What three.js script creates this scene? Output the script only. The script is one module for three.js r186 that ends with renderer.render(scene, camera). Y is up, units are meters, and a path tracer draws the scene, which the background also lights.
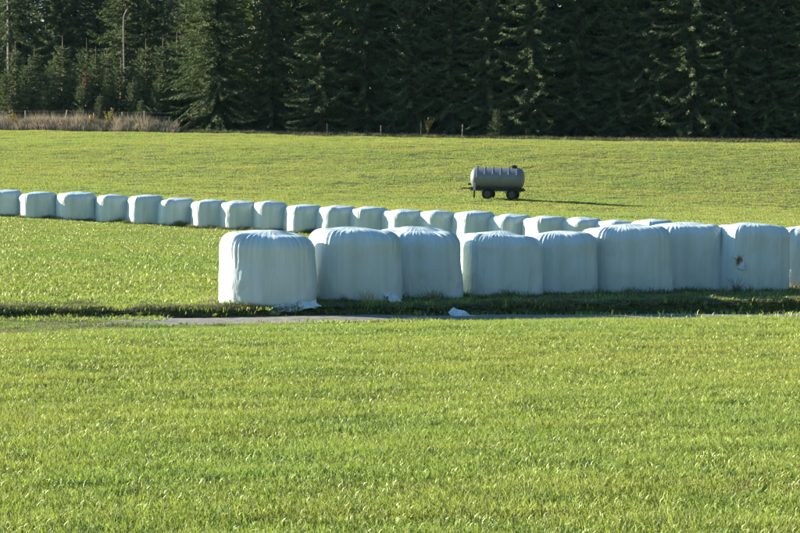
import * as THREE from 'three';
import { Sky } from 'three/addons/objects/Sky.js';
import { ImprovedNoise } from 'three/addons/math/ImprovedNoise.js';
import { mergeGeometries } from 'three/addons/utils/BufferGeometryUtils.js';

// ---------------------------------------------------------------- camera, sky, sun, exposure
const EYE = 1.68, F = 1800, HORIZON = 177;                 // metres; focal length and horizon row in photo pixels (800 x 533)
const PITCH = Math.atan((266.5 - HORIZON) / F);
const scene = new THREE.Scene();
const camera = new THREE.PerspectiveCamera(2 * Math.atan(266.5 / F) * 180 / Math.PI, 1024 / 682, 0.1, 3000);
camera.position.set(0, EYE, 0);
camera.rotation.x = -PITCH;
const renderer = new THREE.WebGLRenderer({ antialias: true });
renderer.setSize(1024, 682);
renderer.toneMapping = THREE.LinearToneMapping;
renderer.toneMappingExposure = 3.2;
renderer.shadowMap.enabled = true;
const SUN_EL = 17 * Math.PI / 180, SUN_BACK = 19.5 * Math.PI / 180;   // low autumn sun from the side, a little behind the meadow
const sunDir = new THREE.Vector3(-Math.cos(SUN_EL) * Math.cos(SUN_BACK), Math.sin(SUN_EL), -Math.cos(SUN_EL) * Math.sin(SUN_BACK));
const sky = new Sky();
sky.name = 'sky';
sky.scale.setScalar(2500);
sky.userData.kind = 'structure';
const su = sky.material.uniforms;
su.sunPosition.value.copy(sunDir);
su.turbidity.value = 2.5; su.rayleigh.value = 2.6; su.mieCoefficient.value = 0.003; su.mieDirectionalG.value = 0.75;
su.cloudCoverage.value = 0;
scene.add(sky);
scene.environmentIntensity = 0.1;
const sun = new THREE.DirectionalLight(new THREE.Color(1, 0.91, 0.72), 5);
sun.position.copy(sunDir).multiplyScalar(260);
sun.castShadow = true;
sun.shadow.radius = 1;
sun.shadow.mapSize.set(4096, 4096);
Object.assign(sun.shadow.camera, { left: -120, right: 120, top: 90, bottom: -90, near: 1, far: 700 });
sun.target.position.set(0, 0, -110);
sun.position.add(sun.target.position);
scene.add(sun, sun.target);
scene.fog = new THREE.FogExp2(new THREE.Color(0.35, 0.65, 1), 0.000028);                // thin autumn haze

// ---------------------------------------------------------------- helpers
const noiseGen = new ImprovedNoise();
const N = (x, y, z = 0.37) => noiseGen.noise(x + 131.7, y + 57.3, z + 11.1);
const fbm = (x, y, o = 4, z = 0.37) => { let s = 0, a = 0.5; for (let i = 0; i < o; i++) { s += a * N(x, y, z + i * 3.1); x *= 2.03; y *= 2.03; a *= 0.5; } return s; };
function rng(seed) { let a = seed >>> 0; return () => { a = (a + 0x6d2b79f5) | 0; let t = Math.imul(a ^ (a >>> 15), 1 | a); t = (t + Math.imul(t ^ (t >>> 7), 61 | t)) ^ t; return ((t ^ (t >>> 14)) >>> 0) / 4294967296; }; }
const clamp = (x, a = 0, b = 1) => Math.min(b, Math.max(a, x));
const smooth = (a, b, x) => { const t = clamp((x - a) / (b - a)); return t * t * (3 - 2 * t); };
const lerp = (a, b, t) => a + (b - a) * t;
function curve(xs, ys) {                                    // monotone cubic through the knots
  const n = xs.length, m = new Array(n).fill(0), dl = [];
  for (let i = 0; i < n - 1; i++) dl.push((ys[i + 1] - ys[i]) / (xs[i + 1] - xs[i]));
  m[0] = dl[0]; m[n - 1] = dl[n - 2];
  for (let i = 1; i < n - 1; i++) m[i] = dl[i - 1] * dl[i] <= 0 ? 0 : 2 * dl[i - 1] * dl[i] / (dl[i - 1] + dl[i]);
  return (x) => {
    if (x <= xs[0]) return ys[0];
    if (x >= xs[n - 1]) return ys[n - 1];
    let i = 0; while (x > xs[i + 1]) i++;
    const h = xs[i + 1] - xs[i], t = (x - xs[i]) / h, t2 = t * t, t3 = t2 * t;
    return (2 * t3 - 3 * t2 + 1) * ys[i] + (t3 - 2 * t2 + t) * h * m[i] + (3 * t2 - 2 * t3) * ys[i + 1] + (t3 - t2) * h * m[i + 1];
  };
}
const taken = {};
function numbered(name) { const k = taken[name] = (taken[name] ?? -1) + 1; return k ? `${name}_${String(k).padStart(3, '0')}` : name; }
function tag(o, label, category, group, kind) { Object.assign(o.userData, { label, category }); if (group) o.userData.group = group; if (kind) o.userData.kind = kind; return o; }
function shade(o) { o.castShadow = true; o.receiveShadow = true; return o; }
function mesh(name, geo, mat, parent) { const m = shade(new THREE.Mesh(geo, mat)); m.name = name; if (parent) parent.add(m); return m; }
function thing(name, label, category, group) { const o = new THREE.Group(); o.name = numbered(name); tag(o, label, category, group); scene.add(o); return o; }
const xAt = (px, d) => (px - 400) / F * d;                 // sideways metres of a photo column at distance d
const std = (r, g, b, rough = 0.9, more = {}) => new THREE.MeshStandardMaterial({ color: new THREE.Color(r, g, b), roughness: rough, ...more });
const leafMat = (r, g, b, rough, through, more = {}) => new THREE.MeshPhysicalMaterial({ color: new THREE.Color(r, g, b), roughness: rough, transmission: through, thickness: 0, side: THREE.DoubleSide, ...more });

// ---------------------------------------------------------------- terrain
const kD = [0, 20, 24, 29.4, 44, 60, 66, 95, 116, 128, 150, 168, 184, 200, 240, 400, 900];
const hA = curve(kD, [0, -0.03, -0.075, -0.135, -0.3, -0.49, -0.49, -0.36, -0.22, 0.3, 2.45, 4.6, 5.65, 6.85, 8.6, 14, 30]);
const hB = curve(kD, [0, 0, -0.012, -0.015, -0.028, -0.042, -0.042, -0.037, -0.032, -0.03, -0.01, 0, 0, 0, 0, 0, 0]);
const trackBack = (x) => 23.35 + (x > -3 ? 0.41 : 0.295) * (x + 3) + 0.05 * Math.sin(x * 1.3);       // far edge of the sunken track
const trackProfile = curve([-4.6, -3.4, -2.55, -1.9, -1.35, -0.75, -0.15, 0.02, 0.12, 0.28, 0.55], [0, -0.04, -0.085, -0.1, -0.108, -0.1, -0.115, -0.1, -0.02, 0.008, 0]);
function H0(x, d) {
  const xc = clamp(x, -90, 90);
  let h = hA(d) + hB(d) * xc;
  h += smooth(3, 12, d) * (0.02 * N(x * 0.9, d * 0.6) + 0.03 * N(x * 0.3, d * 0.25, 4.2));
  h += smooth(60, 110, d) * (0.1 * N(x * 0.13, d * 0.16, 7.7) + 0.055 * N(x * 0.4, d * 0.45, 2.1) + 0.012 * N(x * 1.1, d * 1.1, 6.1));
  return h;
}
function H(x, z) {
  const d = -z;
  let h = H0(x, d);
  const s = d - trackBack(x);
  if (s > -4.6 && s < 0.6) h += trackProfile(s + 0.06 * N(x * 2.1, d * 2.1, 9) + 0.03 * N(x * 6, d * 6, 3)) * (1 + 0.7 * smooth(-2, 6, x) - 0.22 * (1 - smooth(-4.5, -2.5, x))) * smooth(-14, -7, x) * (1 - smooth(20, 40, x));
  return h;
}
const patch = (x, d) => fbm(x * 0.12, d * 0.2, 3, 5.5) + 0.8 * fbm(x * 0.6, d * 1.3, 3, 1.5);     // greener / yellower growth
{
  const xs = [], ds = [];
  const steps = (list, arr) => { for (const [a, b, s] of list) for (let v = a; v < b - 1e-6; v += s) arr.push(v); arr.push(list[list.length - 1][1]); };
  steps([[-900, -120, 60], [-120, -60, 6], [-60, -12, 0.8], [-12, 14, 0.25], [14, 60, 0.8], [60, 120, 6], [120, 900, 60]], xs);
  steps([[-60, 0, 6], [0, 19, 0.4], [19, 29, 0.07], [29, 70, 0.5], [70, 205, 0.8], [205, 300, 5], [300, 900, 60]], ds);
  const nx = xs.length, nd = ds.length, pos = new Float32Array(nx * nd * 3), col = new Float32Array(nx * nd * 3), uv = new Float32Array(nx * nd * 2), idx = [];
  for (let j = 0, k = 0; j < nd; j++) for (let i = 0; i < nx; i++, k++) {
    const x = xs[i], d = ds[j];
    pos.set([x, H(x, -d), -d], k * 3); uv.set([x, d], k * 2);
    const p = clamp(0.5 + 0.9 * patch(x, d));
    let c = [lerp(0.13, 0.19, p), lerp(0.19, 0.2, p), lerp(0.035, 0.04, p)];
    const wood = smooth(0, 4, d - (185 - 0.37 * x));
    c = c.map((v, q) => lerp(v, [0.15, 0.11, 0.065][q], wood));
    col.set(c, k * 3);
    if (i < nx - 1 && j < nd - 1) idx.push(k, k + 1, k + nx, k + 1, k + nx + 1, k + nx);
  }
  const g = new THREE.BufferGeometry();
  g.setAttribute('position', new THREE.BufferAttribute(pos, 3)); g.setAttribute('color', new THREE.BufferAttribute(col, 3)); g.setAttribute('uv', new THREE.BufferAttribute(uv, 2));
  g.setIndex(idx); g.computeVertexNormals();
  const T = 512, data = new Uint8Array(T * T * 4), r = rng(5);
  for (let i = 0; i < T * T; i++) { const v = 150 + 105 * r(); data.set([v, v, v * (0.8 + 0.2 * r()), 255], i * 4); }
  const t = new THREE.DataTexture(data, T, T); t.wrapS = t.wrapT = THREE.RepeatWrapping; t.magFilter = THREE.LinearFilter; t.colorSpace = THREE.SRGBColorSpace; t.repeat.set(0.11, 0.11); t.needsUpdate = true;
  const m = new THREE.MeshStandardMaterial({ vertexColors: true, roughness: 0.95, map: t, bumpMap: t, bumpScale: 0.05 });
  const o = mesh('meadow_ground', g, m, scene); tag(o, 'green mown meadow rising to the forest edge', 'meadow', null, 'structure');
}
// gravel track in the hollow before the bales
{
  const g = new THREE.BufferGeometry(), pos = [], uv = [], idx = [], col = [], nx = 420, ns = 16, r = rng(77);
  for (let i = 0; i <= nx; i++) for (let j = 0; j <= ns; j++) {
    const x = lerp(-3.6, 16, i / nx), thin = smooth(-3.6, -2.2, x);
    const s = lerp(-1.65 - 0.1 * N(x * 3, 1), -0.02 - 0.14 * clamp(0.5 + fbm(x * 2.3, 4)) - 0.7 * (1 - thin), j / ns), d = trackBack(x) + s;
    pos.push(x, H(x, -d) + 0.014 + 0.006 * N(x * 9, d * 9), -d); uv.push(x, d);
    const q = 0.75 + 0.5 * r(); col.push(0.2 * q, 0.185 * q, 0.165 * q);
    if (i < nx && j < ns) { const k = i * (ns + 1) + j; idx.push(k, k + ns + 1, k + 1, k + 1, k + ns + 1, k + ns + 2); }
  }
  g.setAttribute('position', new THREE.Float32BufferAttribute(pos, 3)); g.setAttribute('uv', new THREE.Float32BufferAttribute(uv, 2)); g.setAttribute('color', new THREE.Float32BufferAttribute(col, 3)); g.setIndex(idx); g.computeVertexNormals();
  const o = mesh('farm_track', g, new THREE.MeshStandardMaterial({ vertexColors: true, roughness: 0.95 }), scene); tag(o, 'pale gravel farm track in front of the bales', 'track', null, 'structure');
}

// ---------------------------------------------------------------- silage bales
const filmMaps = (() => {
  const W = 1024, Hh = 512, data = new Uint8Array(W * Hh * 4), bump = new Uint8Array(W * Hh * 4);
  for (let j = 0; j < Hh; j++) for (let i = 0; i < W; i++) {
    const a = i / W * Math.PI * 2, cx = Math.cos(a), cy = Math.sin(a), v = j / Hh;
    const streak = fbm(cx * 7, cy * 7 + v * 0.5, 4, 2.2), blot = fbm(cx * 2.2, cy * 2.2, 3, v * 3 + 20);
    const forage = clamp(0.16 + 0.5 * streak + 0.75 * blot), k = (j * W + i) * 4;   // cut grass showing faintly through the film
    data.set([lerp(238, 196, forage), lerp(241, 212, forage), lerp(241, 204, forage), 255], k);
    const b = 128 + 120 * fbm(cx * 9, cy * 9, 3, v * 9 + 3) + 40 * N(cx * 16, cy * 16 + v * 3, 6) + 55 * Math.abs(N(cx * 26 + v * 6, cy * 26, v * 16)) * clamp(0.5 + 2 * blot) + 22 * N(cx * 60, cy * 60, v * 40);
    bump.set([clamp(b, 0, 255), clamp(b, 0, 255), clamp(b, 0, 255), 255], k);
  }
  const tex = (d, srgb) => { const t = new THREE.DataTexture(d, W, Hh); t.wrapS = THREE.RepeatWrapping; t.magFilter = THREE.LinearFilter; if (srgb) t.colorSpace = THREE.SRGBColorSpace; t.needsUpdate = true; return t; };
  return { map: tex(data, true), bumpMap: tex(bump, false) };
})();
const filmMat = new THREE.MeshPhysicalMaterial({ color: new THREE.Color(0.81, 0.86, 0.865), roughness: 0.28, map: filmMaps.map, bumpMap: filmMaps.bumpMap, bumpScale: 0.011 });
const looseFilm = new THREE.MeshPhysicalMaterial({ color: new THREE.Color(0.72, 0.77, 0.79), roughness: 0.3, side: THREE.DoubleSide });
function baleGeo(D, Ht, seed, na, nv, turn = 0.17) {             // a soft square block standing on end, film gathered at its corners
  const R = D / 2 * 0.935, r = rng(seed), ph = r() * 7, ph2 = r() * 7, sh = 0.2 + 0.06 * r(), dome = 0.03 + 0.03 * r(), sag = 0.035 + 0.04 * r(), leanX = (r() - 0.5) * 0.1, leanZ = (r() - 0.5) * 0.06, lap = 3 + r() * 3, lapTurn = (r() - 0.5) * 1.6;
  const prof = [];                                          // profile points, radius and height, with a shoulder arc
  const topY = Ht - dome, botR = 0.06;
  const side = Math.round(nv * 0.42), arc = Math.round(nv * 0.3), top = nv - side - arc;
  for (let i = 0; i <= side; i++) { const t = i / side, y = lerp(0, topY - sh, t); prof.push([R * (1 - 0.05 * (1 - smooth(0, 0.1, t)) - sag * smooth(0.35, 1, t) * 0.6), y]); }
  const r1 = prof[prof.length - 1][0];
  for (let i = 1; i <= arc; i++) { const a = i / arc * Math.PI / 2, e = 0.85; prof.push([r1 - sh * 1.15 * (1 - Math.pow(Math.cos(a), e)), topY - sh + sh * Math.pow(Math.sin(a), e)]); }
  const r2 = prof[prof.length - 1][0];
  for (let i = 1; i <= top; i++) { const t = i / top; prof.push([r2 * (1 - t), topY + dome * (1 - (1 - t) * (1 - t))]); }
  const pos = [], uv = [], idx = [], np = prof.length, kf = 26 + Math.floor(r() * 10);
  for (let j = 0; j < np; j++) for (let i = 0; i <= na; i++) {
    const a = i / na * Math.PI * 2, c = Math.cos(a), s = Math.sin(a); let [rr, y] = prof[j];
    const v = y / Ht, topness = smooth(0.5, 0.86, v);
    const shoulder = smooth(0.4, 0.84, v) * smooth(0.4, 0.85, rr / R);
    const ca = Math.cos(a - turn), sa = Math.sin(a - turn), box = Math.pow(Math.pow(Math.abs(ca), 3.4) + Math.pow(Math.abs(sa), 3.4), -1 / 3.4), corner = smooth(1.03, 1.2, box);
    rr *= lerp(1, box, 0.3 + 0.7 * smooth(0.15, 0.8, rr / R));
    const q = rr / R;
    rr *= 1 + 0.012 * Math.cos(3 * a + ph) + 0.012 * Math.cos(2 * a + ph2) + 0.03 * N(c * 1.3 + seed, s * 1.3, v * 1.2);
    // pleats of gathered film running over the shoulder
    const pl = Math.sin(a * kf + 5 * N(c * 2 + seed, s * 2, 1) + 1.6 * v), amt = 0.5 + 1.0 * N(c * 2.5, s * 2.5 + seed, 3);
    const ridge = Math.pow(Math.abs(pl), 1.6) * clamp(amt) * 0.042 * shoulder * (0.12 + 0.88 * corner);
    const wv = a * lap / 1.5708 + lapTurn * v + 0.35 * N(c * 2 + seed, s * 2, v * 1.5);      // laps of film, each a thin step
    rr += 0.004 * (wv - Math.floor(wv)) * smooth(0.3, 0.7, rr / R) + ridge + 0.004 * N(c * 8 + seed, s * 8, v * 2) + 0.012 * N(c * 3, s * 3 + seed, v * 4) + 0.007 * Math.abs(N(c * 5 + seed, s * 5, v * 7)) + 0.004 * N(c * 14, s * 14 + seed, v * 5);
    y += (ridge * 0.7 + 0.018 * N(c * rr * 3, s * rr * 3 + seed, 8) * topness) + 0.03 * q * (c * Math.cos(ph) + s * Math.sin(ph)) * topness;
    pos.push(c * rr + leanX * y, y, s * rr + leanZ * y); uv.push(i / na, j / (np - 1));
    if (j < np - 1 && i < na) { const k = j * (na + 1) + i; idx.push(k, k + na + 1, k + 1, k + 1, k + na + 1, k + na + 2); }
  }
  const g = new THREE.BufferGeometry();
  g.setAttribute('position', new THREE.Float32BufferAttribute(pos, 3)); g.setAttribute('uv', new THREE.Float32BufferAttribute(uv, 2)); g.setIndex(idx); g.computeVertexNormals();
  const nr = g.attributes.normal;                           // close the shading seam
  for (let j = 0; j < np; j++) { const k = j * (na + 1), q = k + na, v = new THREE.Vector3(nr.getX(k) + nr.getX(q), nr.getY(k) + nr.getY(q), nr.getZ(k) + nr.getZ(q)).normalize(); nr.setXYZ(k, v.x, v.y, v.z); nr.setXYZ(q, v.x, v.y, v.z); }
  return g;
}
function crumple(w, l, h, seed, n = 30) {                   // a crumpled piece of film, lying about the origin
  const g = new THREE.PlaneGeometry(w, l, n, n); g.rotateX(-Math.PI / 2);
  const p = g.attributes.position;
  for (let i = 0; i < p.count; i++) {
    const x = p.getX(i), z = p.getZ(i), e = 1 - Math.max(Math.abs(x) / (w / 2), Math.abs(z) / (l / 2)), k = 0.55 / Math.max(w, l) * 8;
    const rid = Math.abs(N(x * k + seed, z * k)) + 0.5 * Math.abs(N(x * k * 2.2 + seed, z * k * 2.2, 3));
    p.setXYZ(i, x * (1 + 0.3 * N(x * 3 + seed, z * 3, 5)), h * (rid * 1.6 + 0.55 * smooth(0, 0.6, e)), z * (1 + 0.3 * N(x * 3, z * 3 + seed, 6)));
  }
  g.computeVertexNormals(); return g;
}
const rowLabel = ['broad white wrapped bale standing free at the open end of the front row',
  'second bale of the front row, counted from its free open end', 'third bale of the front row, counted from its free open end', 'fourth bale of the front row, low, beside the heap of loose film',
  'fifth bale of the front row, low, tucked behind the edge of the fourth', 'sixth bale of the front row, broad, rising above the low pair', 'seventh bale of the front row, half hidden by the broad sixth',
  'bale of the front row with a torn spot showing straw', 'last bale of the front row, beyond the one with a torn spot'];
const frontBales = [   // photo column, width in pixels, distance, height in metres
  [267, 102, 24.70, 1.020], [354, 98, 25.65, 1.052], [419, 89, 26.80, 1.060], [500, 86, 27.50, 0.988], [557, 80, 28.45, 0.994], [626, 92, 29.10, 1.108], [679, 86, 30.20, 1.140], [750, 78, 30.10, 1.148], [804, 78, 31.40, 1.116]];
const baleSpots = [];
frontBales.forEach(([px, w, d, ht], i) => {
  const x = xAt(px, d), D = w / F * d, R = D / 2, o = thing('wrapped_bale', 'white plastic wrapped round bale, ' + rowLabel[i].replace('white wrapped ', ''), 'bale', 'front row of wrapped bales');
  o.userData.label = rowLabel[i].startsWith('broad') ? rowLabel[i] : 'white ' + rowLabel[i];
  o.position.set(x, H0(x, d - R * 0.6) - 0.03, -d);
  const wrap = mesh('film_wrap', baleGeo(D, ht + 0.03, 11 + i * 7, 220, 90, [-0.2, -0.2, -0.14, -0.24, -0.2, -0.16, -0.2, -0.12, 0.02][i]), filmMat, o);
  baleSpots.push([x, d, R]);
  if (i === 0) { const f = mesh('loose_film', crumple(0.75, 0.18, 0.03, 3, 44), looseFilm, o); f.position.set(0.38, 0.015, R * 0.95); f.rotation.set(0.5, 0.3, 0); }
  if (i === 1) { const f = mesh('loose_film', crumple(0.24, 0.22, 0.035, 8), looseFilm, o); f.position.set(R * 0.78, 0.1, R * 0.8); f.rotation.set(1.0, 0.6, -0.6); }
  if (i === 7) {
    const r = rng(91), gs = [];
    for (let k = 0; k < 60; k++) {
      const g = new THREE.CylinderGeometry(0.002, 0.003, 0.05 + 0.08 * r(), 4);
      g.rotateX(Math.PI / 2 + (r() - 0.5) * 2.2); g.rotateY((r() - 0.5) * 2.4); g.translate((r() - 0.5) * 0.09 , (r() - 0.5) * 0.16 - k * 0.0003, r() * 0.03); gs.push(g);
    }
    const hole = new THREE.SphereGeometry(0.05, 16, 10); hole.scale(0.9, 1.5, 0.35);
    const t = mesh('tear', hole, std(0.16, 0.11, 0.05), o); t.userData.label = 'torn spot showing brown straw';
    const p = wrap.geometry.attributes.position, nn = wrap.geometry.attributes.normal; let best = 0, most = -9;      // seat the tear on the film
    for (let k = 0; k < p.count; k++) { const q = p.getZ(k) - 6 * Math.hypot(p.getX(k) + 0.29, p.getY(k) - 0.56); if (q > most) { most = q; best = k; } }
    t.position.set(p.getX(best), p.getY(best), p.getZ(best) - 0.006); t.rotation.y = Math.atan2(nn.getX(best), nn.getZ(best));
    mesh('straw', mergeGeometries(gs), std(0.6, 0.47, 0.27), t);
    const fl = mesh('torn_film', crumple(0.15, 0.12, 0.025, 14, 14), looseFilm, t); fl.rotation.set(1.35, 0, 0.5); fl.position.set(0.03, -0.07, 0.015);
    const f2 = mesh('torn_film', crumple(0.06, 0.1, 0.02, 17, 14), looseFilm, t); f2.rotation.set(1.35, 0, 0.2); f2.position.set(-0.05, 0.08, 0.01);
  }
});
{
  const lefts = [-14, 20, 56, 95, 126, 156, 191, 219, 252, 284, 317, 350, 384, 419, 454, 490, 526, 562, 597, 632];
  const protos = [0, 1, 2, 3, 4].map((k) => baleGeo(1.42, 1.1, 300 + k * 13, 120, 54, -0.3 - 0.05 * (k % 3))), r = rng(4);
  lefts.forEach((l, i) => {
    const next = lefts[i + 1] ?? l + 35, d = lerp(69, 59.5, i / 19) + (r() - 0.5) * 0.35, px = l + 18.5 + (next - l > 38 ? 1.5 : 0), x = xAt(px, d);
    const o = thing('wrapped_bale', 'white plastic wrapped round bale in the long far row on the meadow', 'bale', 'far row of wrapped bales');
    o.position.set(x, H0(x, d - 0.4) - 0.03, -d);
    const m = mesh('film_wrap', protos[i % 5], filmMat, o), k = clamp((next - l) / 35.5, 0.96, 1.06);
    m.scale.set(k * (0.98 + 0.05 * r()), 0.97 + 0.09 * r(), k); m.rotation.y = (r() - 0.5) * 0.14 + (px - 100) / 3200;
    baleSpots.push([x, d, 0.64]);
  });
}
{
  const d = 24.35, x = xAt(465, d), o = mesh('loose_film_heap', crumple(0.46, 0.2, 0.032, 31, 50), looseFilm, scene);
  tag(o, 'crumpled heap of torn white film on the bank beside the track', 'plastic film');
  o.position.set(x, H(x, -d) - 0.005, -d); o.rotation.set(0.35, -0.4, -0.26);
}

// ---------------------------------------------------------------- tank trailer
{
  const d = 128, x = xAt(497, d), o = thing('tank_trailer', 'grey metal tank trailer with ribbed barrel parked on the meadow', 'trailer');
  o.position.set(x, H(x, -d) - 0.02, -d);
  const yaw = -0.2; o.rotation.y = yaw;
  o.rotation.z = (H(x + 1.5, -d) - H(x - 1.5, -d)) / 3;
  const zinc = new THREE.MeshStandardMaterial({ color: new THREE.Color(0.21, 0.23, 0.25), metalness: 0.3, roughness: 0.5 });
  const dark = std(0.025, 0.025, 0.028, 0.7), rubber = std(0.018, 0.018, 0.018, 0.9), rimM = std(0.1, 0.09, 0.085, 0.6), paleM = std(0.5, 0.48, 0.44, 0.6);
  const L = 3.85, R = 0.75, cy = 1.5, pts = [];
  for (let i = 0; i <= 14; i++) { const a = i / 14 * Math.PI / 2; pts.push(new THREE.Vector2(R * Math.pow(Math.sin(a), 0.8), -L / 2 + 0.42 * (1 - Math.cos(a)))); }
  for (let i = 14; i >= 0; i--) { const a = i / 14 * Math.PI / 2; pts.push(new THREE.Vector2(R * Math.pow(Math.sin(a), 0.8), L / 2 - 0.42 * (1 - Math.cos(a)))); }
  const shell = new THREE.LatheGeometry(pts, 48); shell.rotateZ(Math.PI / 2); shell.translate(0, cy, 0);
  const barrel = mesh('barrel', shell, zinc, o);
  for (const k of [-1.42, -0.85, -0.28, 0.28, 0.85, 1.42]) {
    const t = new THREE.TorusGeometry(R - 0.002, 0.018, 8, 48); t.rotateY(Math.PI / 2); t.translate(k, cy, 0); mesh('band', t, zinc, barrel);
    if (k < 1) { const e = new THREE.TorusGeometry(0.045, 0.015, 6, 14); e.translate(k, cy + R + 0.04, 0); mesh('lifting_eye', e, dark, barrel); }
  }
  const hp = [[0, 0.2], [0.1, 0.19], [0.22, 0.13], [0.25, 0.1], [0.27, 0.1], [0.27, 0.06], [0.23, 0.06], [0.23, -0.1]].map(([a, b]) => new THREE.Vector2(a, b));
  const hatch = new THREE.LatheGeometry(hp, 24); hatch.translate(1.15, cy + R + 0.02, 0); mesh('filler_hatch', hatch, dark, o);
  const boxAt = (w, h, l, a, b, c) => { const g = new THREE.BoxGeometry(w, h, l); g.translate(a, b, c); return g; };
  for (const z of [-0.45, 0.45]) mesh('frame_beam', boxAt(3.7, 0.26, 0.09, 0, 0.72, z), dark, o);
  for (const k of [-1.8, -0.9, 0.2, 1.3, 1.8]) mesh('cross_member', boxAt(0.09, 0.12, 0.8, k, 0.75, 0), dark, o);
  for (const k of [-1.3, 0, 1.3]) for (const z of [-0.42, 0.42]) mesh('saddle', boxAt(0.16, 0.24, 0.12, k, 0.92, z), dark, o);
  { const g = new THREE.BufferGeometry(); const a = boxAt(0.75, 0.09, 0.08, 0, 0, 0); a.rotateY(0.42); a.translate(-2.15, 0.74, 0.24); const b = boxAt(0.75, 0.09, 0.08, 0, 0, 0); b.rotateY(-0.42); b.translate(-2.15, 0.742, -0.24); mesh('drawbar', mergeGeometries([a, b]), dark, o); }
  { const e = new THREE.TorusGeometry(0.08, 0.03, 8, 20); e.rotateX(Math.PI / 2); e.translate(-2.56, 0.74, 0); mesh('towing_eye', e, dark, o); }
  mesh('bumper', boxAt(0.1, 0.14, 1.3, 1.88, 0.7, 0), dark, o);
  const jack = mesh('jack_stand', boxAt(0.1, 0.62, 0.1, -1.55, 0.34, 0.62), dark, o);
  mesh('foot_plate', boxAt(0.26, 0.03, 0.26, -1.55, 0.035, 0.62), dark, jack);
  mesh('jack_housing', boxAt(0.15, 0.5, 0.13, -1.55, 0.86, 0.635), paleM, jack);
  { const c = new THREE.CylinderGeometry(0.07, 0.07, 0.4, 16); c.rotateZ(Math.PI / 2); c.translate(-1.9, 1.05, 0); mesh('outlet_valve', c, dark, o); }
  for (const ax of [-0.62, 1.12]) {
    const c = new THREE.CylinderGeometry(0.045, 0.045, 1.5, 12); c.rotateX(Math.PI / 2); c.translate(ax, 0.38, 0); mesh('axle', c, dark, o);
    for (const z of [-0.38, 0.38]) mesh('spring_hanger', boxAt(0.5, 0.2, 0.07, ax, 0.56, z), dark, o);
    for (const z of [-0.68, 0.68]) {
      const w = new THREE.Group(); w.name = 'wheel'; w.position.set(ax, 0.38, z); o.add(w);
      const tp = [[0.24, -0.1], [0.34, -0.11], [0.38, -0.08], [0.385, 0], [0.38, 0.08], [0.34, 0.11], [0.24, 0.1], [0.22, 0], [0.24, -0.1]].map(([a, b]) => new THREE.Vector2(a, b));
      const t = new THREE.LatheGeometry(tp, 32); t.rotateX(Math.PI / 2); mesh('tyre', t, rubber, w);
      const rp = [[0, 0.05], [0.07, 0.06], [0.08, 0.02], [0.17, 0.0], [0.235, 0.07], [0.235, -0.07], [0, -0.07]].map(([a, b]) => new THREE.Vector2(a, b));
      const rg = new THREE.LatheGeometry(rp, 28); rg.rotateX(z > 0 ? Math.PI / 2 : -Math.PI / 2); mesh('rim', rg, rimM, w);
      const ar = new THREE.TorusGeometry(0.45, 0.02, 6, 20, Math.PI); ar.scale(1, 0.6, 8); ar.translate(ax, 0.46, z); mesh('mudguard', ar, dark, o);
    }
  }
}

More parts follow.
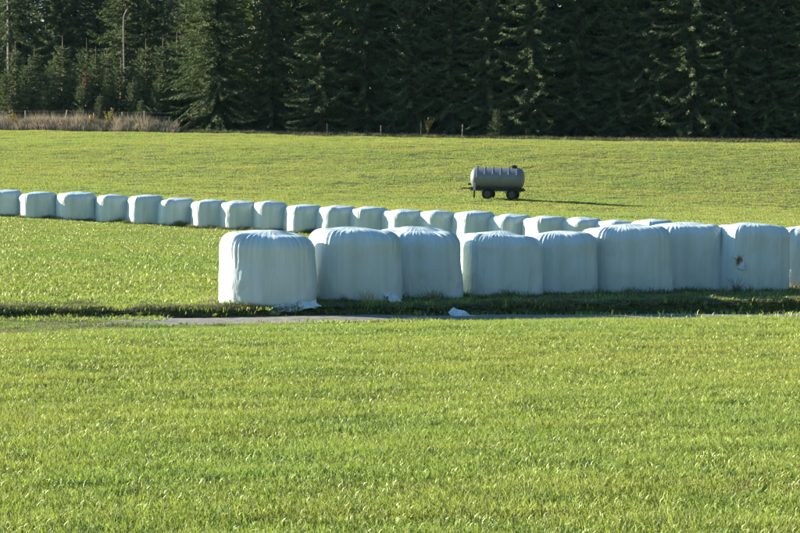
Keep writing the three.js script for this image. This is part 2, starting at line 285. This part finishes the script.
// ---------------------------------------------------------------- spruces
function spruceParts(seed, Ht, R, o = {}) {
  const { step = 0.5, per = 7, twig = 1, clear = 0.15, bare = 0, droop = 1, dense = 1, wild = 0.9 } = o, r = rng(seed), P = [], C = [], wood = [];
  const tr = Ht * 0.011 + 0.03;
  { // trunk, slightly crooked, tapering
    const n = 14, pts = [];
    for (let i = 0; i <= n; i++) pts.push([(r() - 0.5) * 0.02 * Ht * 0.12, i / n * Ht, (r() - 0.5) * 0.02 * Ht * 0.12]);
    const seg = 7, pos = [], idx = [];
    pts.forEach(([x, y, z], i) => { const rad = tr * Math.pow(1 - i / n, 0.8) * (i === 0 ? 1.35 : 1) + 0.012; for (let k = 0; k <= seg; k++) { const a = k / seg * 6.2832; pos.push(x + Math.cos(a) * rad, y, z + Math.sin(a) * rad); } });
    for (let i = 0; i < n; i++) for (let k = 0; k < seg; k++) { const q = i * (seg + 1) + k; idx.push(q, q + seg + 1, q + 1, q + 1, q + seg + 1, q + seg + 2); }
    const g = new THREE.BufferGeometry(); g.setAttribute('position', new THREE.Float32BufferAttribute(pos, 3)); g.setIndex(idx); g.computeVertexNormals(); wood.push(g);
  }
  const tri = (a, b, c, t) => { P.push(...a, ...b, ...c); for (let i = 0; i < 3; i++) C.push(...t); };
  const add = (a, b, k) => [a[0] + b[0] * k, a[1] + b[1] * k, a[2] + b[2] * k];
  for (let y = clear; y < Ht * (1 - bare) - 0.3; y += step * (0.7 + 0.6 * r())) {
    const f = y / Ht, Lm = R * Math.pow(1 - f, 0.8) * (1 - 0.25 * Math.exp(-f * 14)), a0 = r() * 6.28, nb = Math.max(4, Math.round(per * (0.75 + 0.5 * r())));
    for (let b = 0; b < nb; b++) {
      const az = a0 + b / nb * 6.28 + (r() - 0.5) * 0.5, L = Lm * (0.62 + 0.5 * r()) + 0.15; if (r() < 0.06) continue;
      const dx = Math.cos(az), dz = Math.sin(az), up = lerp(-0.3 * droop, 0.55, f) + (r() - 0.5) * wild, sag = 0.25 + 0.4 * r(), sx = -dz, sz = dx;
      const col = [0.95 + 0.25 * r(), 0.95 + 0.1 * r(), 0.8 + 0.2 * r()];
      const at = (t) => [dx * L * t, y + L * (up * t - sag * droop * t * t + 0.3 * t * t * t), dz * L * t];
      // the bough itself
      const q0 = at(0), q1 = at(0.5), q2 = at(1), w = 0.012 * L + 0.008;
      tri([q0[0] + sx * w, q0[1], q0[2] + sz * w], [q0[0] - sx * w, q0[1], q0[2] - sz * w], q1, [0.55, 0.4, 0.35]);
      tri([q1[0] + sx * w * 0.7, q1[1], q1[2] + sz * w * 0.7], [q1[0] - sx * w * 0.7, q1[1], q1[2] - sz * w * 0.7], q2, [0.55, 0.4, 0.35]);
      const nt = Math.max(6, Math.round((5 + L * 9) * dense));
      for (let k = 0; k < nt; k++) {
        const t = 0.03 + 0.97 * Math.pow((k + r()) / nt, 0.9), p = at(t), sd = k % 2 ? 1 : -1, out = 0.35 + 0.5 * r(), hang = -(0.1 + 1.25 * r() * droop) + (t > 0.9 ? 0.35 : 0);
        const tl = (0.3 + 0.24 * r()) * twig * (0.65 + 0.5 * (1 - t)) * clamp(0.5 + L * 0.25, 0.5, 1.25), v = [dx * out + sx * sd * (1.1 - out), hang, dz * out + sz * sd * (1.1 - out)], m = Math.hypot(...v);
        for (let i = 0; i < 3; i++) v[i] *= tl / m;
        const wd = 0.06 * twig * (0.7 + 0.6 * r()), wv = [r() - 0.5, (r() - 0.5) * 0.8, r() - 0.5], wm = Math.hypot(...wv) || 1, mid = add(p, v, 0.4), tip = add(p, v, 1);
        const ml = add(mid, wv, wd / wm), mr = add(mid, wv, -wd / wm);
        const cc = col;
        tri(p, ml, tip, cc); tri(p, tip, mr, cc);
      }
    }
  }
  const g = new THREE.BufferGeometry();
  g.setAttribute('position', new THREE.Float32BufferAttribute(P, 3)); g.setAttribute('color', new THREE.Float32BufferAttribute(C, 3)); g.computeVertexNormals();
  return { crown: g, trunk: wood[0] };
}
const barkM = std(0.06, 0.046, 0.036, 0.95), palebarkM = std(0.34, 0.3, 0.26, 0.9), twigbarkM = std(0.24, 0.18, 0.12, 0.9), greybarkM = std(0.13, 0.125, 0.12, 0.95);
const needles = leafMat(0.078, 0.12, 0.037, 1, 0.25, { vertexColors: true });       // the same needles on every spruce
const edgeAt = (x) => 185 - 0.37 * x;                      // where the meadow meets the wood
const tall = [[1, 27, 4.6], [2, 24, 4.2], [3, 29, 4.9], [4, 25, 4.4]].map(([s, h, R]) => ({ ...spruceParts(s * 17, h, R, { step: 0.42, per: 8, twig: 1.0, clear: 0.2, dense: 2.1, droop: 0.85 }), h }));
const deep = [[7, 27, 4.8], [8, 25, 4.6]].map(([s, h, R]) => ({ ...spruceParts(s * 23, h, R, { step: 0.75, per: 6, twig: 2.6, clear: 0.2, dense: 0.6 }), h }));
const hero = spruceParts(909, 29, 6.9, { step: 0.32, per: 10, twig: 1.0, clear: 0.15, dense: 2.2, wild: 0.7 });
const young = [[1, 8.5, 1.9], [2, 10, 2.15], [3, 7, 1.8]].map(([s, h, R]) => ({ ...spruceParts(s * 41 + 5, h, R, { step: 0.27, per: 8, twig: 0.85, clear: 0.1, bare: 0.1, droop: 0.3, dense: 2.4, wild: 0.55 }), h }));
const highCrown = spruceParts(777, 30, 4.2, { step: 0.7, per: 7, twig: 1.15, clear: 10, dense: 1.5 });
function plant(name, parts, x, d, label, group, { turn = 0, size = 1, needle = needles, bark = barkM, wide = 1 } = {}) {
  const o = thing(name, label, 'tree', group); o.position.set(x, H(x, -d) - 0.1, -d); o.rotation.y = turn; o.scale.set(size * wide, size, size * wide);
  mesh('trunk', parts.trunk, bark, o); mesh('crown', parts.crown, needle, o); return o;
}
{
  const r = rng(62), T = (px, off) => { const t = (px - 400) / F; return [(185 + off) * t / (1 + 0.37 * t), 0]; };
  const spot = (px, off) => { const t = (px - 400) / F, d = (185 + off) / (1 + 0.37 * t); return [t * d, d]; };
  { const [x, d] = spot(218, 6.2); plant('spruce_tree', hero, x, d, 'large sunlit spruce with boughs to the ground at the wood corner beside the fence', null, { turn: 0.4 }); }
  const edge = [272, 322, 366, 412, 452, 488, 532, 578, 618, 655, 692, 730, 768, 806, 846];
  edge.forEach((px, i) => { const [x, d] = spot(px, 6.6 + 1.2 * r() - ({ 532: 1.7, 322: 1 }[px] ?? 0)); plant('spruce_tree', tall[i % 4], x, d, { 532: 'tall spruce with sunlit boughs jutting from the dark wood above the sapling', 322: 'tall spruce with sunlit boughs in the dark wood next to the large corner spruce' }[px] ?? 'dark tall spruce along the shaded front edge of the wood', 'spruces along the wood edge', { turn: r() * 6.28, size: 0.9 + 0.25 * r(), wide: 0.95 + 0.2 * r() }); });
  for (const [off, n, a, b] of [[12, 15, 250, 850], [19, 15, 215, 860], [29, 15, 120, 870], [38, 10, -90, 330], [48, 11, -110, 330], [60, 11, -110, 330], [74, 11, -130, 330], [90, 11, -130, 330]])
    for (let i = 0; i < n; i++) { const [x, d] = spot(lerp(a, b, (i + 0.5 * r()) / (n - 0.6)), off + 4 * r()); plant('spruce_tree', (off === 38 || off === 48) && i < 7 || off === 29 && i < 4 ? tall[i % 4] : deep[(i + off) % 2], x, d, 'tall spruce deep in the dark wood behind the edge trees', 'spruces deep in the wood', { turn: r() * 6.28, size: 0.95 + 0.3 * r(), wide: 1.05 + 0.25 * r() }); }
  // thicket of young spruces behind the fence
  const thicket = [[-14, 6, 1.0], [6, 4.5, 0.82], [17, 9, 1.18], [30, 6, 0.95], [46, 10, 0.85], [47, 4.6, 0.6], [64, 7, 1.25], [72, 13, 0.9], [84, 4.8, 0.7], [97, 9, 1.1], [110, 6, 0.8], [122, 11, 0.95], [134, 5, 0.7], [147, 9, 1.2], [160, 5.5, 0.75], [142, 3.2, 0.45], [-2, 12, 1.2], [55, 14, 1.05], [36, 15, 1.15], [108, 15, 1.1], [88, 18, 1.25], [164, 14, 1.25], [172, 9, 1.0], [178, 15, 1.3], [12, 3.6, 0.55], [101, 3.8, 0.5]];
  thicket.forEach(([px, off, s], i) => { const [x, d] = spot(px, off); plant('young_spruce', young[i % 3], x, d, 'young spruce with bare leader tip in the thicket behind the fence', 'young spruces behind the fence', { bark: twigbarkM, turn: r() * 6.28, size: s * 8.6 / young[i % 3].h, wide: 1.05 + 0.3 * r() }); });
  { const [x, d] = spot(497, 2.2); plant('young_spruce', young[2], x, d, 'small spruce sapling at the foot of the dark wood edge', null, { turn: 1, size: 0.5, wide: 1.2 }); }
  // tall stems seen above the thicket
  for (const [px, off] of [[11, 22], [139, 34], [172, 32], [178, 36]]) { const [x, d] = spot(px, off); plant('tall_spruce', highCrown, x, d, 'tall spruce with bare grey stem rising behind the young thicket', 'bare stemmed spruces behind the thicket', { turn: r() * 6.28, bark: greybarkM, size: 1 + 0.1 * r() }); }
  { // dead pole with a kinked tip
    const [x, d] = spot(125, 13.5), o = thing('dead_tree', 'thin pale dead stem with kinked tip above the young spruces', 'tree'), y0 = H(x, -d);
    o.position.set(x, y0 - 0.1, -d);
    const c = new THREE.CatmullRomCurve3([[0, 0, 0], [0.06, 5, 0], [0, 10.2, 0.05], [0.02, 12.6, 0], [0.05, 13.1, 0], [0.45, 13.9, 0]].map((p) => new THREE.Vector3(...p)));
    const g = new THREE.TubeGeometry(c, 40, 0.09, 7); mesh('trunk', g, palebarkM, o);
    for (let k = 0; k < 14; k++) { const y = 6.5 + k * 0.45, a = r() * 6.28, l = 0.25 + 0.5 * r(); const s = new THREE.CylinderGeometry(0.008, 0.02, l, 5); s.translate(0, l / 2, 0); s.rotateZ(-1.2); s.rotateY(a); s.translate(0, y, 0); mesh('twig', s, palebarkM, o); }
  }
  // brown dead sapling among the green
  { const [x, d] = spot(87, 5); const o = plant('dead_sapling', young[0], x, d, 'brown dead young spruce among the green thicket', null, { needle: leafMat(0.17, 0.07, 0.035, 0.9, 0.2, { vertexColors: true }), size: 0.88, wide: 0.28 }); o.rotation.y = 2; }
}

// ---------------------------------------------------------------- fence, weeds and shrubs at the wood edge
const tuftGeo = (seed, n, rad, h0, h1, w, lean = [0, 0], curl = 0.5, flat = 0) => {
  const r = rng(seed), pos = [], col = [], idx = [];
  for (let i = 0; i < n; i++) {
    const a = r() * 6.28, q = rad * Math.sqrt(r()), bx = Math.cos(a) * q, bz = Math.sin(a) * q, h = lerp(h0, h1, r()), da = r() * 6.28, k = curl * (0.3 + r()) * h, dx = Math.cos(da) * k + lean[0] * h, dz = Math.sin(da) * k + lean[1] * h, fa = r() * 6.28, wx = Math.cos(fa) * w * (0.6 + 0.7 * r()), wz = Math.sin(fa) * w, v = pos.length / 3;
    const hm = h * 0.55, ht = h * (1 - 0.3 * r() - flat * r());
    pos.push(bx - wx / 2, -0.01, bz - wz / 2, bx + wx / 2, -0.01, bz + wz / 2, bx + dx * 0.35 - wx * 0.45, hm, bz + dz * 0.35 - wz * 0.45, bx + dx * 0.35 + wx * 0.45, hm, bz + dz * 0.35 + wz * 0.45, bx + dx, ht, bz + dz);
    idx.push(v, v + 1, v + 2, v + 1, v + 3, v + 2, v + 2, v + 3, v + 4);
    const dry = r() < 0.1 ? 1 : 0, t = 0.8 + 0.4 * r(); for (let c = 0; c < 5; c++) col.push(t * (dry ? 1.5 : 1), t * (dry ? 1.2 : 1), t * (dry ? 2 : 1));
  }
  const g = new THREE.BufferGeometry(); g.setAttribute('position', new THREE.Float32BufferAttribute(pos, 3)); g.setAttribute('color', new THREE.Float32BufferAttribute(col, 3)); g.setIndex(idx); g.computeVertexNormals(); return g;
};
function scatter(name, geo, mat, list, label, category) {   // list of [x, y, z, turn, sx, sy, r, g, b]
  const m = shade(new THREE.InstancedMesh(geo, mat, list.length)), M = new THREE.Matrix4(), q = new THREE.Quaternion(), up = new THREE.Vector3(0, 1, 0), c = new THREE.Color();
  list.forEach(([x, y, z, t, sx, sy, r, g, b], i) => { M.compose(new THREE.Vector3(x, y, z), q.setFromAxisAngle(up, t), new THREE.Vector3(sx, sy, sx)); m.setMatrixAt(i, M); m.setColorAt(i, c.setRGB(r, g, b)); });
  m.name = numbered(name); scene.add(m); tag(m, label, category, null, 'stuff'); return m;
}
{
  const spot = (px, off) => { const t = (px - 400) / F, d = (185 + off) / (1 + 0.37 * t); return [t * d, d]; };
  const woodM = std(0.3, 0.25, 0.19, 0.9), paleWood = std(0.5, 0.47, 0.42, 0.85), wireM = std(0.2, 0.2, 0.2, 0.5, { metalness: 0.6 });
  const fence = thing('deer_fence', 'grey wire mesh fence on wooden posts before the young spruces', 'fence'), off = 1.6, topH = 2.1;
  const posts = [[-20, 0, 0, 0], [4, 0, 0, 0], [26, 0.02, 1, 0], [54, 0, 0, -0.9], [64, 0.2, 1, 0.1], [94, 0.03, 1, -0.2], [123, 0, 1, 0], [145, 0, 1, 0.1], [170, 0, 0, -0.5]];
  posts.forEach(([px, tilt, pale, dh]) => { const [x, d] = spot(px, off), h = topH + 0.2 + dh, g = new THREE.CylinderGeometry(0.06, 0.075, h, 8); g.translate(0, h / 2 - 0.15, 0); const m = mesh('post', g, pale ? paleWood : woodM, fence); m.position.set(x, H(x, -d), -d); m.rotation.z = -tilt; });
  { const [x, d] = spot(163, off), g = new THREE.CylinderGeometry(0.05, 0.055, 1.55, 8); g.translate(0, 0.775, 0); const m = mesh('brace', g, paleWood, fence); m.position.set(x, H(x, -d) - 0.1, -d); m.rotation.z = -0.62; }
  for (const hh of [0.3, 0.75, 1.2, 1.65, 2.1]) { const pts = []; for (let px = -24; px <= 171; px += 13) { const [x, d] = spot(px, off - 0.08); pts.push(new THREE.Vector3(x, H(x, -d) + hh + 0.03 * Math.sin(px * 0.3 + hh), -d)); } mesh('wire', new THREE.TubeGeometry(new THREE.CatmullRomCurve3(pts), 60, 0.012, 4), wireM, fence); }
  for (const [px, h, pale, label] of [[328, 1.3, 0, 'short brown wooden post standing alone before the dark wood'], [381, 1.15, 1, 'short pale weathered post standing alone before the dark wood'], [421, 1.7, 0, 'brown wooden post beside the yellow shrub at the dark wood'], [462, 1.4, 1, 'pale weathered post between the yellow shrub and the small sapling']]) {
    const [x, d] = spot(px, 1.2), o = thing('fence_post', label, 'post', 'posts along the wood edge'), g = new THREE.CylinderGeometry(0.055, 0.07, h + 0.2, 8); g.translate(0, h / 2 - 0.1, 0);
    o.position.set(x, H(x, -d), -d); o.rotation.z = (px % 7 - 3) * 0.015; mesh('stake', g, pale ? woodM : barkM, o);
    const cap = new THREE.ConeGeometry(0.055, 0.06, 8); cap.translate(0, h + 0.03, 0); mesh('tip', cap, pale ? woodM : barkM, o);
  }
  // dry weeds along the fence
  const r = rng(33), weeds = [], dry = tuftGeo(8, 16, 0.35, 0.7, 1.5, 0.035, [0.15, 0], 0.35);
  for (let i = 0; i < 2400; i++) {
    const px = lerp(-30, 176, Math.pow(r(), 1.12)), o2 = lerp(-0.3, 3.6, Math.pow(r(), 0.8)), [x, d] = spot(px, o2), t = 0.7 + 0.6 * r(), k = r(), tallness = (1.0 + 0.9 * r()) * (0.6 + 0.4 * smooth(-0.3, 1, o2)) * (0.85 + 0.35 * N(px * 0.05, 3)) * (1 - 0.65 * smooth(138, 172, px) * r());
    const c = k < 0.5 ? [0.4, 0.33, 0.26] : k < 0.85 ? [0.46, 0.39, 0.25] : [0.2, 0.22, 0.08];
    weeds.push([x, H(x, -d), -d, r() * 6.28, 0.9 + 0.4 * r(), tallness, ...c.map((v) => v * t)]);
  }
  scatter('dry_weeds', dry, leafMat(1, 1, 1, 0.9, 0.25, { vertexColors: true }), weeds, 'tall dry brown weeds and grasses along the wire fence', 'weeds');
  const low = [];
  for (let i = 0; i < 1500; i++) { const px = lerp(165, 850, r()), [x, d] = spot(px, lerp(0, 3.4, r())), t = 0.7 + 0.6 * r(), c = r() < 0.3 ? [0.26, 0.22, 0.12] : [0.1, 0.13, 0.045]; low.push([x, H(x, -d), -d, r() * 6.28, 1, 0.18 + 0.25 * r(), ...c.map((v) => v * t)]); }
  scatter('edge_weeds', dry, leafMat(1, 1, 1, 0.9, 0.25, { vertexColors: true }), low, 'low rough weeds along the foot of the dark wood', 'weeds');
  // shrubs with autumn leaves
  const shrub = (px, o2, h, label, tint) => {
    const [x, d] = spot(px, o2), o = thing('autumn_shrub', label, 'shrub'), rr = rng(px + 7), P = [], C = [], st = [];
    o.position.set(x, H(x, -d) - 0.05, -d);
    for (let k = 0; k < 9; k++) {
      const a = rr() * 6.28, out = (0.15 + 0.4 * rr()) * h * 0.6, hh = h * (0.7 + 0.35 * rr()), c = new THREE.CatmullRomCurve3([new THREE.Vector3(0, 0, 0), new THREE.Vector3(Math.cos(a) * out * 0.3, hh * 0.5, Math.sin(a) * out * 0.3), new THREE.Vector3(Math.cos(a) * out, hh, Math.sin(a) * out)]);
      st.push(new THREE.TubeGeometry(c, 8, 0.012, 4));
      for (let i = 0; i < 40; i++) { const p = c.getPoint(0.35 + 0.65 * rr()), v = () => [p.x + (rr() - 0.5) * 0.26, p.y + (rr() - 0.5) * 0.2, p.z + (rr() - 0.5) * 0.26], t = 0.7 + 0.6 * rr(); P.push(...v(), ...v(), ...v()); for (let q = 0; q < 3; q++) C.push(t, t, t); }
    }
    const g = new THREE.BufferGeometry(); g.setAttribute('position', new THREE.Float32BufferAttribute(P, 3)); g.setAttribute('color', new THREE.Float32BufferAttribute(C, 3)); g.computeVertexNormals();
    mesh('foliage', g, leafMat(...tint, 0.8, 0.35, { vertexColors: true }), o); mesh('stems', mergeGeometries(st), barkM, o);
  };
  shrub(15, 0.9, 2.3, 'yellow leaved shrub in the weeds at the fence beside a pale post', [0.42, 0.33, 0.06]);
  shrub(109, 0.9, 2.6, 'yellow green shrub poking above the wire fence between two pale posts', [0.36, 0.33, 0.06]);
  shrub(92, 0.6, 1.8, 'small yellow leaved shrub against a leaning fence post', [0.42, 0.3, 0.08]);
  shrub(428, 2.6, 2.1, 'yellow leaved shrub beside a lone post at the dark wood', [0.4, 0.33, 0.07]);
}

// ---------------------------------------------------------------- grass
{
  const r = rng(2024), green = leafMat(1, 1, 1, 0.95, 0.5, { vertexColors: true }), shiny = new THREE.MeshPhysicalMaterial({ color: 0xffffff, roughness: 0.46, side: THREE.DoubleSide, vertexColors: true, ior: 1.5 });
  const tone = (x, d, spread = 0.6) => {
    const p = clamp(0.5 + 0.9 * patch(x, d) + 0.25 * (r() - 0.5)), t = 0.98 + spread * (r() - 0.5);
    return [lerp(0.24, 0.36, p) * t, lerp(0.355, 0.39, p) * t, lerp(0.053, 0.064, p) * t];
  };
  const inBale = (x, d, m = 0) => baleSpots.some(([bx, bd, R]) => (x - bx) ** 2 + (d - bd) ** 2 < (R * 0.92 - m) ** 2);
  const onTrack = (x, d) => { const s = d - trackBack(x); return x > -3.1 && s > -1.5 && s < -0.04 ? 1 : 0; };
  const field = (n, d0, d1, halfK, margin, keep) => {        // even per square metre inside the wedge the photo shows, with a margin to either side
    const list = [];
    for (let tries = 0; list.length < n && tries < n * 6; tries++) {
      const w1 = halfK * d1 + margin, d = lerp(d0, d1, r()), w = halfK * d + margin;
      if (r() > w / w1) continue;
      const x = (r() * 2 - 1) * w;
      if (keep && !keep(x, d)) continue;
      list.push([x, d]);
    }
    return list;
  };
  const put = ([x, d], sx, sy, c) => [x, H(x, -d), -d, r() * 6.28, sx, sy, ...c];
  const near = [1, 2].map((s) => tuftGeo(s, 22, 0.08, 0.026, 0.066, 0.0038, [0.25, 0.05], 0.5, 0.25));
  for (const g of near) scatter('meadow_grass', g, green, field(38000, 7.2, 22.4, 0.232, 1.6, (x, d) => !onTrack(x, d) && fbm(x * 2.2, d * 2.6, 2, 3.3) > -0.3 + 0.12 * (r() - 0.5) && fbm(x * 0.45, d * 1.7, 3, 14.4) > -0.27 + 0.2 * (r() - 0.5)).map((p) => { const k = clamp(0.75 + 1.1 * fbm(p[0] * 1.1, p[1] * 2, 3, 6) + 0.45 * r(), 0.3, 2); const lip = p[1] - trackBack(p[0]) > -2.9 ? 0.42 : 1; return put(p, 0.9 + 0.4 * r(), k * lip, tone(...p)); }), 'short green meadow grass in the foreground', 'grass');
  scatter('meadow_grass', tuftGeo(5, 5, 0.09, 0.04, 0.085, 0.0038, [0.35, 0.05], 0.5, 0.2), shiny, field(42000, 7.2, 20.6, 0.232, 1.6, (x, d) => d - trackBack(x) < -3.1).map((p) => put(p, 1, 0.8 + 0.5 * r(), tone(...p).map((v) => v * 1.1))), 'glossy longer blades among the foreground grass', 'grass');
  scatter('meadow_grass', tuftGeo(6, 18, 0.17, 0.03, 0.075, 0.011, [0.2, 0.05], 0.7, 0.2), green, field(60000, 22.2, 70, 0.232, 2.5, (x, d) => !onTrack(x, d) && !inBale(x, d)).map((p) => put(p, 0.8 + 0.6 * r(), 0.7 + 0.4 * fbm(p[0] * 0.8, p[1] * 0.9, 3, 6) + 0.5 * r(), tone(...p))), 'short green meadow grass between the bale rows', 'grass');
  scatter('meadow_grass', tuftGeo(7, 6, 0.2, 0.04, 0.09, 0.0085, [0.35, 0.05], 0.6, 0.2), shiny, field(26000, 24.5, 80, 0.232, 2.5, (x, d) => !inBale(x, d)).map((p) => put(p, 1, 0.8 + 0.5 * r(), tone(...p).map((v) => v * 1.1))), 'glossy longer blades among the middle grass', 'grass');
  scatter('meadow_grass', tuftGeo(9, 20, 0.3, 0.04, 0.1, 0.024, [0.2, 0], 0.7, 0.2), green, field(110000, 66, 212, 0.232, 5, (x, d) => d < edgeAt(x) + 2 && fbm(x * 0.5, d * 0.5, 2, 3.3) > -0.28).map((p) => put(p, 0.8 + 0.7 * r(), 0.55 + 0.6 * r() + 0.9 * clamp(fbm(p[0] * 0.35, p[1] * 0.5, 3, 6)), tone(...p, 0.35))), 'short green grass on the far meadow slope', 'grass');
  // dead tufts and broad-leaved herbs scattered through the near meadow
  scatter('dead_grass', tuftGeo(12, 14, 0.09, 0.02, 0.05, 0.005, [0.2, 0], 1.2, 0.5), leafMat(1, 1, 1, 1, 0.3, { vertexColors: true }), field(3800, 7.2, 22, 0.232, 1.6, (x, d) => fbm(x * 0.5, d * 1.6, 3, 18) > 0.12 && !onTrack(x, d)).map((p) => { const t = 0.6 + 0.7 * r(); return put(p, 1, 0.8 + 0.5 * r(), [0.3 * t, 0.22 * t, 0.1 * t]); }), 'dead brown tufts in the foreground meadow', 'grass');
  scatter('meadow_herbs', tuftGeo(13, 9, 0.07, 0.02, 0.055, 0.013, [0.05, 0], 1.1, 0.3), leafMat(1, 1, 1, 1, 0.25, { vertexColors: true }), field(3600, 7.2, 22, 0.232, 1.6, (x, d) => fbm(x * 0.8, d * 1.4, 3, 24) > 0.14 && !onTrack(x, d)).map((p) => { const t = 0.7 + 0.6 * r(); return put(p, 1, 0.8 + 0.6 * r(), [0.14 * t, 0.24 * t, 0.05 * t]); }), 'dark green broad leaved herbs in the foreground meadow', 'herbs');
  // rough grass round the bale feet, on the bank and along the track
  const rough = tuftGeo(21, 20, 0.09, 0.08, 0.2, 0.007, [0.1, 0], 0.7, 0.1), list = [];
  const roughTone = () => { const t = 0.7 + 0.6 * r(), k = r(); return (k < 0.25 ? [0.33, 0.26, 0.12] : k < 0.5 ? [0.2, 0.19, 0.06] : [0.12, 0.18, 0.045]).map((v) => v * t); };
  for (let i = 0; i < 9; i++) { const [bx, bd, R] = baleSpots[i]; for (let k = 0; k < 150; k++) { const a = r() * 6.28, q = R * (1.0 + 0.2 * r()), x = bx + Math.cos(a) * q, d = bd - Math.sin(a) * q; if (!inBale(x, d)) list.push([x, H(x, -d), -d, r() * 6.28, 1, 0.18 + 0.85 * r() * clamp(0.35 + 1.7 * N(x * 2, d * 2), 0.05, 1.3), ...roughTone()]); } }
  for (let k = 0; k < 8500; k++) {
    const x = lerp(-8, 9.5, r()), s = lerp(0.0, 0.9, Math.pow(r(), 1.3)), d = trackBack(x) + s; if (inBale(x, d)) continue;
    list.push([x, H(x, -d), -d, r() * 6.28, 1, (0.12 + 0.3 * r()) * clamp(0.9 + 1.7 * N(x * 1.7, d * 1.7, 5), 0.15, 2), ...roughTone()]);
  }
  for (let k = 0; k < 2600; k++) { const x = lerp(-8, 9.5, r()), s = lerp(-3.2, -1.6, r()), d = trackBack(x) + s; if (fbm(x * 1.4, d * 1.4, 2, 12) < 0.16 || (x > 0.5 && r() < 0.8)) continue; list.push([x, H(x, -d), -d, r() * 6.28, 1, 0.15 + 0.35 * r(), ...roughTone()]); }
  for (let k = 0; k < 2200; k++) { const x = lerp(0, 10, r()), d = trackBack(x) + lerp(0.7, 3.8, r()); if (inBale(x, d)) continue; list.push([x, H(x, -d), -d, r() * 6.28, 1, 0.25 + 0.95 * r() * clamp(0.35 + 1.8 * N(x * 1.9, d * 1.9, 15), 0.1, 1.3), ...roughTone()]); }
  for (let k = 0; k < 3000; k++) { const x = lerp(-11, -3, r()), d = trackBack(x) + lerp(-2.4, 0, r()); list.push([x, H(x, -d), -d, r() * 6.28, 1, 0.06 + 0.16 * r(), ...roughTone()]); }
  scatter('rough_grass', rough, leafMat(1, 1, 1, 1, 0.3, { vertexColors: true }), list, 'rough longer grass on the bank and round the front bales', 'grass');
  const far = [];
  for (let i = 9; i < baleSpots.length; i++) { const [bx, bd, R] = baleSpots[i]; for (let k = 0; k < 110; k++) { const x = bx + (r() * 2 - 1) * R * 1.1, d = bd - R * (0.9 + 0.5 * r() * r()); far.push([x, H(x, -d), -d, r() * 6.28, 1.4, 0.6 + 1.3 * r() * (0.5 + N(x * 1.5, d)), ...roughTone()]); } }
  scatter('rough_grass', rough, leafMat(1, 1, 1, 1, 0.3, { vertexColors: true }), far, 'rough dry grass along the foot of the far bale row', 'grass');
}
// single weeds before the front bales
{
  const weed = (px, d, seed, h, label, tint, n = 34) => {
    const x = xAt(px, d), o = thing('weed_clump', label, 'weed', null); o.position.set(x, H(x, -d), -d);
    mesh('blades', tuftGeo(seed, n, 0.1, h * 0.4, h, 0.008, [0.1, 0.1], 0.8), leafMat(...tint, 0.8, 0.25, { vertexColors: true }), o);
    if (n < 50) return;
    const st = []; const r = rng(seed); for (let k = 0; k < 7; k++) { const a = r() * 6.28, l = h * (0.9 + 0.4 * r()); st.push(new THREE.TubeGeometry(new THREE.CatmullRomCurve3([new THREE.Vector3(0, 0, 0), new THREE.Vector3(Math.cos(a) * 0.06, l * 0.6, Math.sin(a) * 0.06), new THREE.Vector3(Math.cos(a) * 0.16, l, Math.sin(a) * 0.16)]), 8, 0.003, 4)); }
    mesh('stalks', mergeGeometries(st), std(0.25, 0.18, 0.1), o);
  };
  weed(368, 24.72, 301, 0.27, 'pale dry grass clump at the foot of the second front bale', [0.46, 0.38, 0.16], 49);
  weed(432, 25.85, 302, 0.27, 'yellowish grass clump at the foot of the third front bale', [0.36, 0.34, 0.12], 49);
  weed(662, 28.2, 303, 0.2, 'dark green weed clump at the foot of the broad sixth bale', [0.07, 0.11, 0.04]);
  weed(736, 29.2, 304, 0.23, 'brown withered weed clump in front of the torn bale', [0.14, 0.1, 0.06], 60);
}
renderer.render(scene, camera);
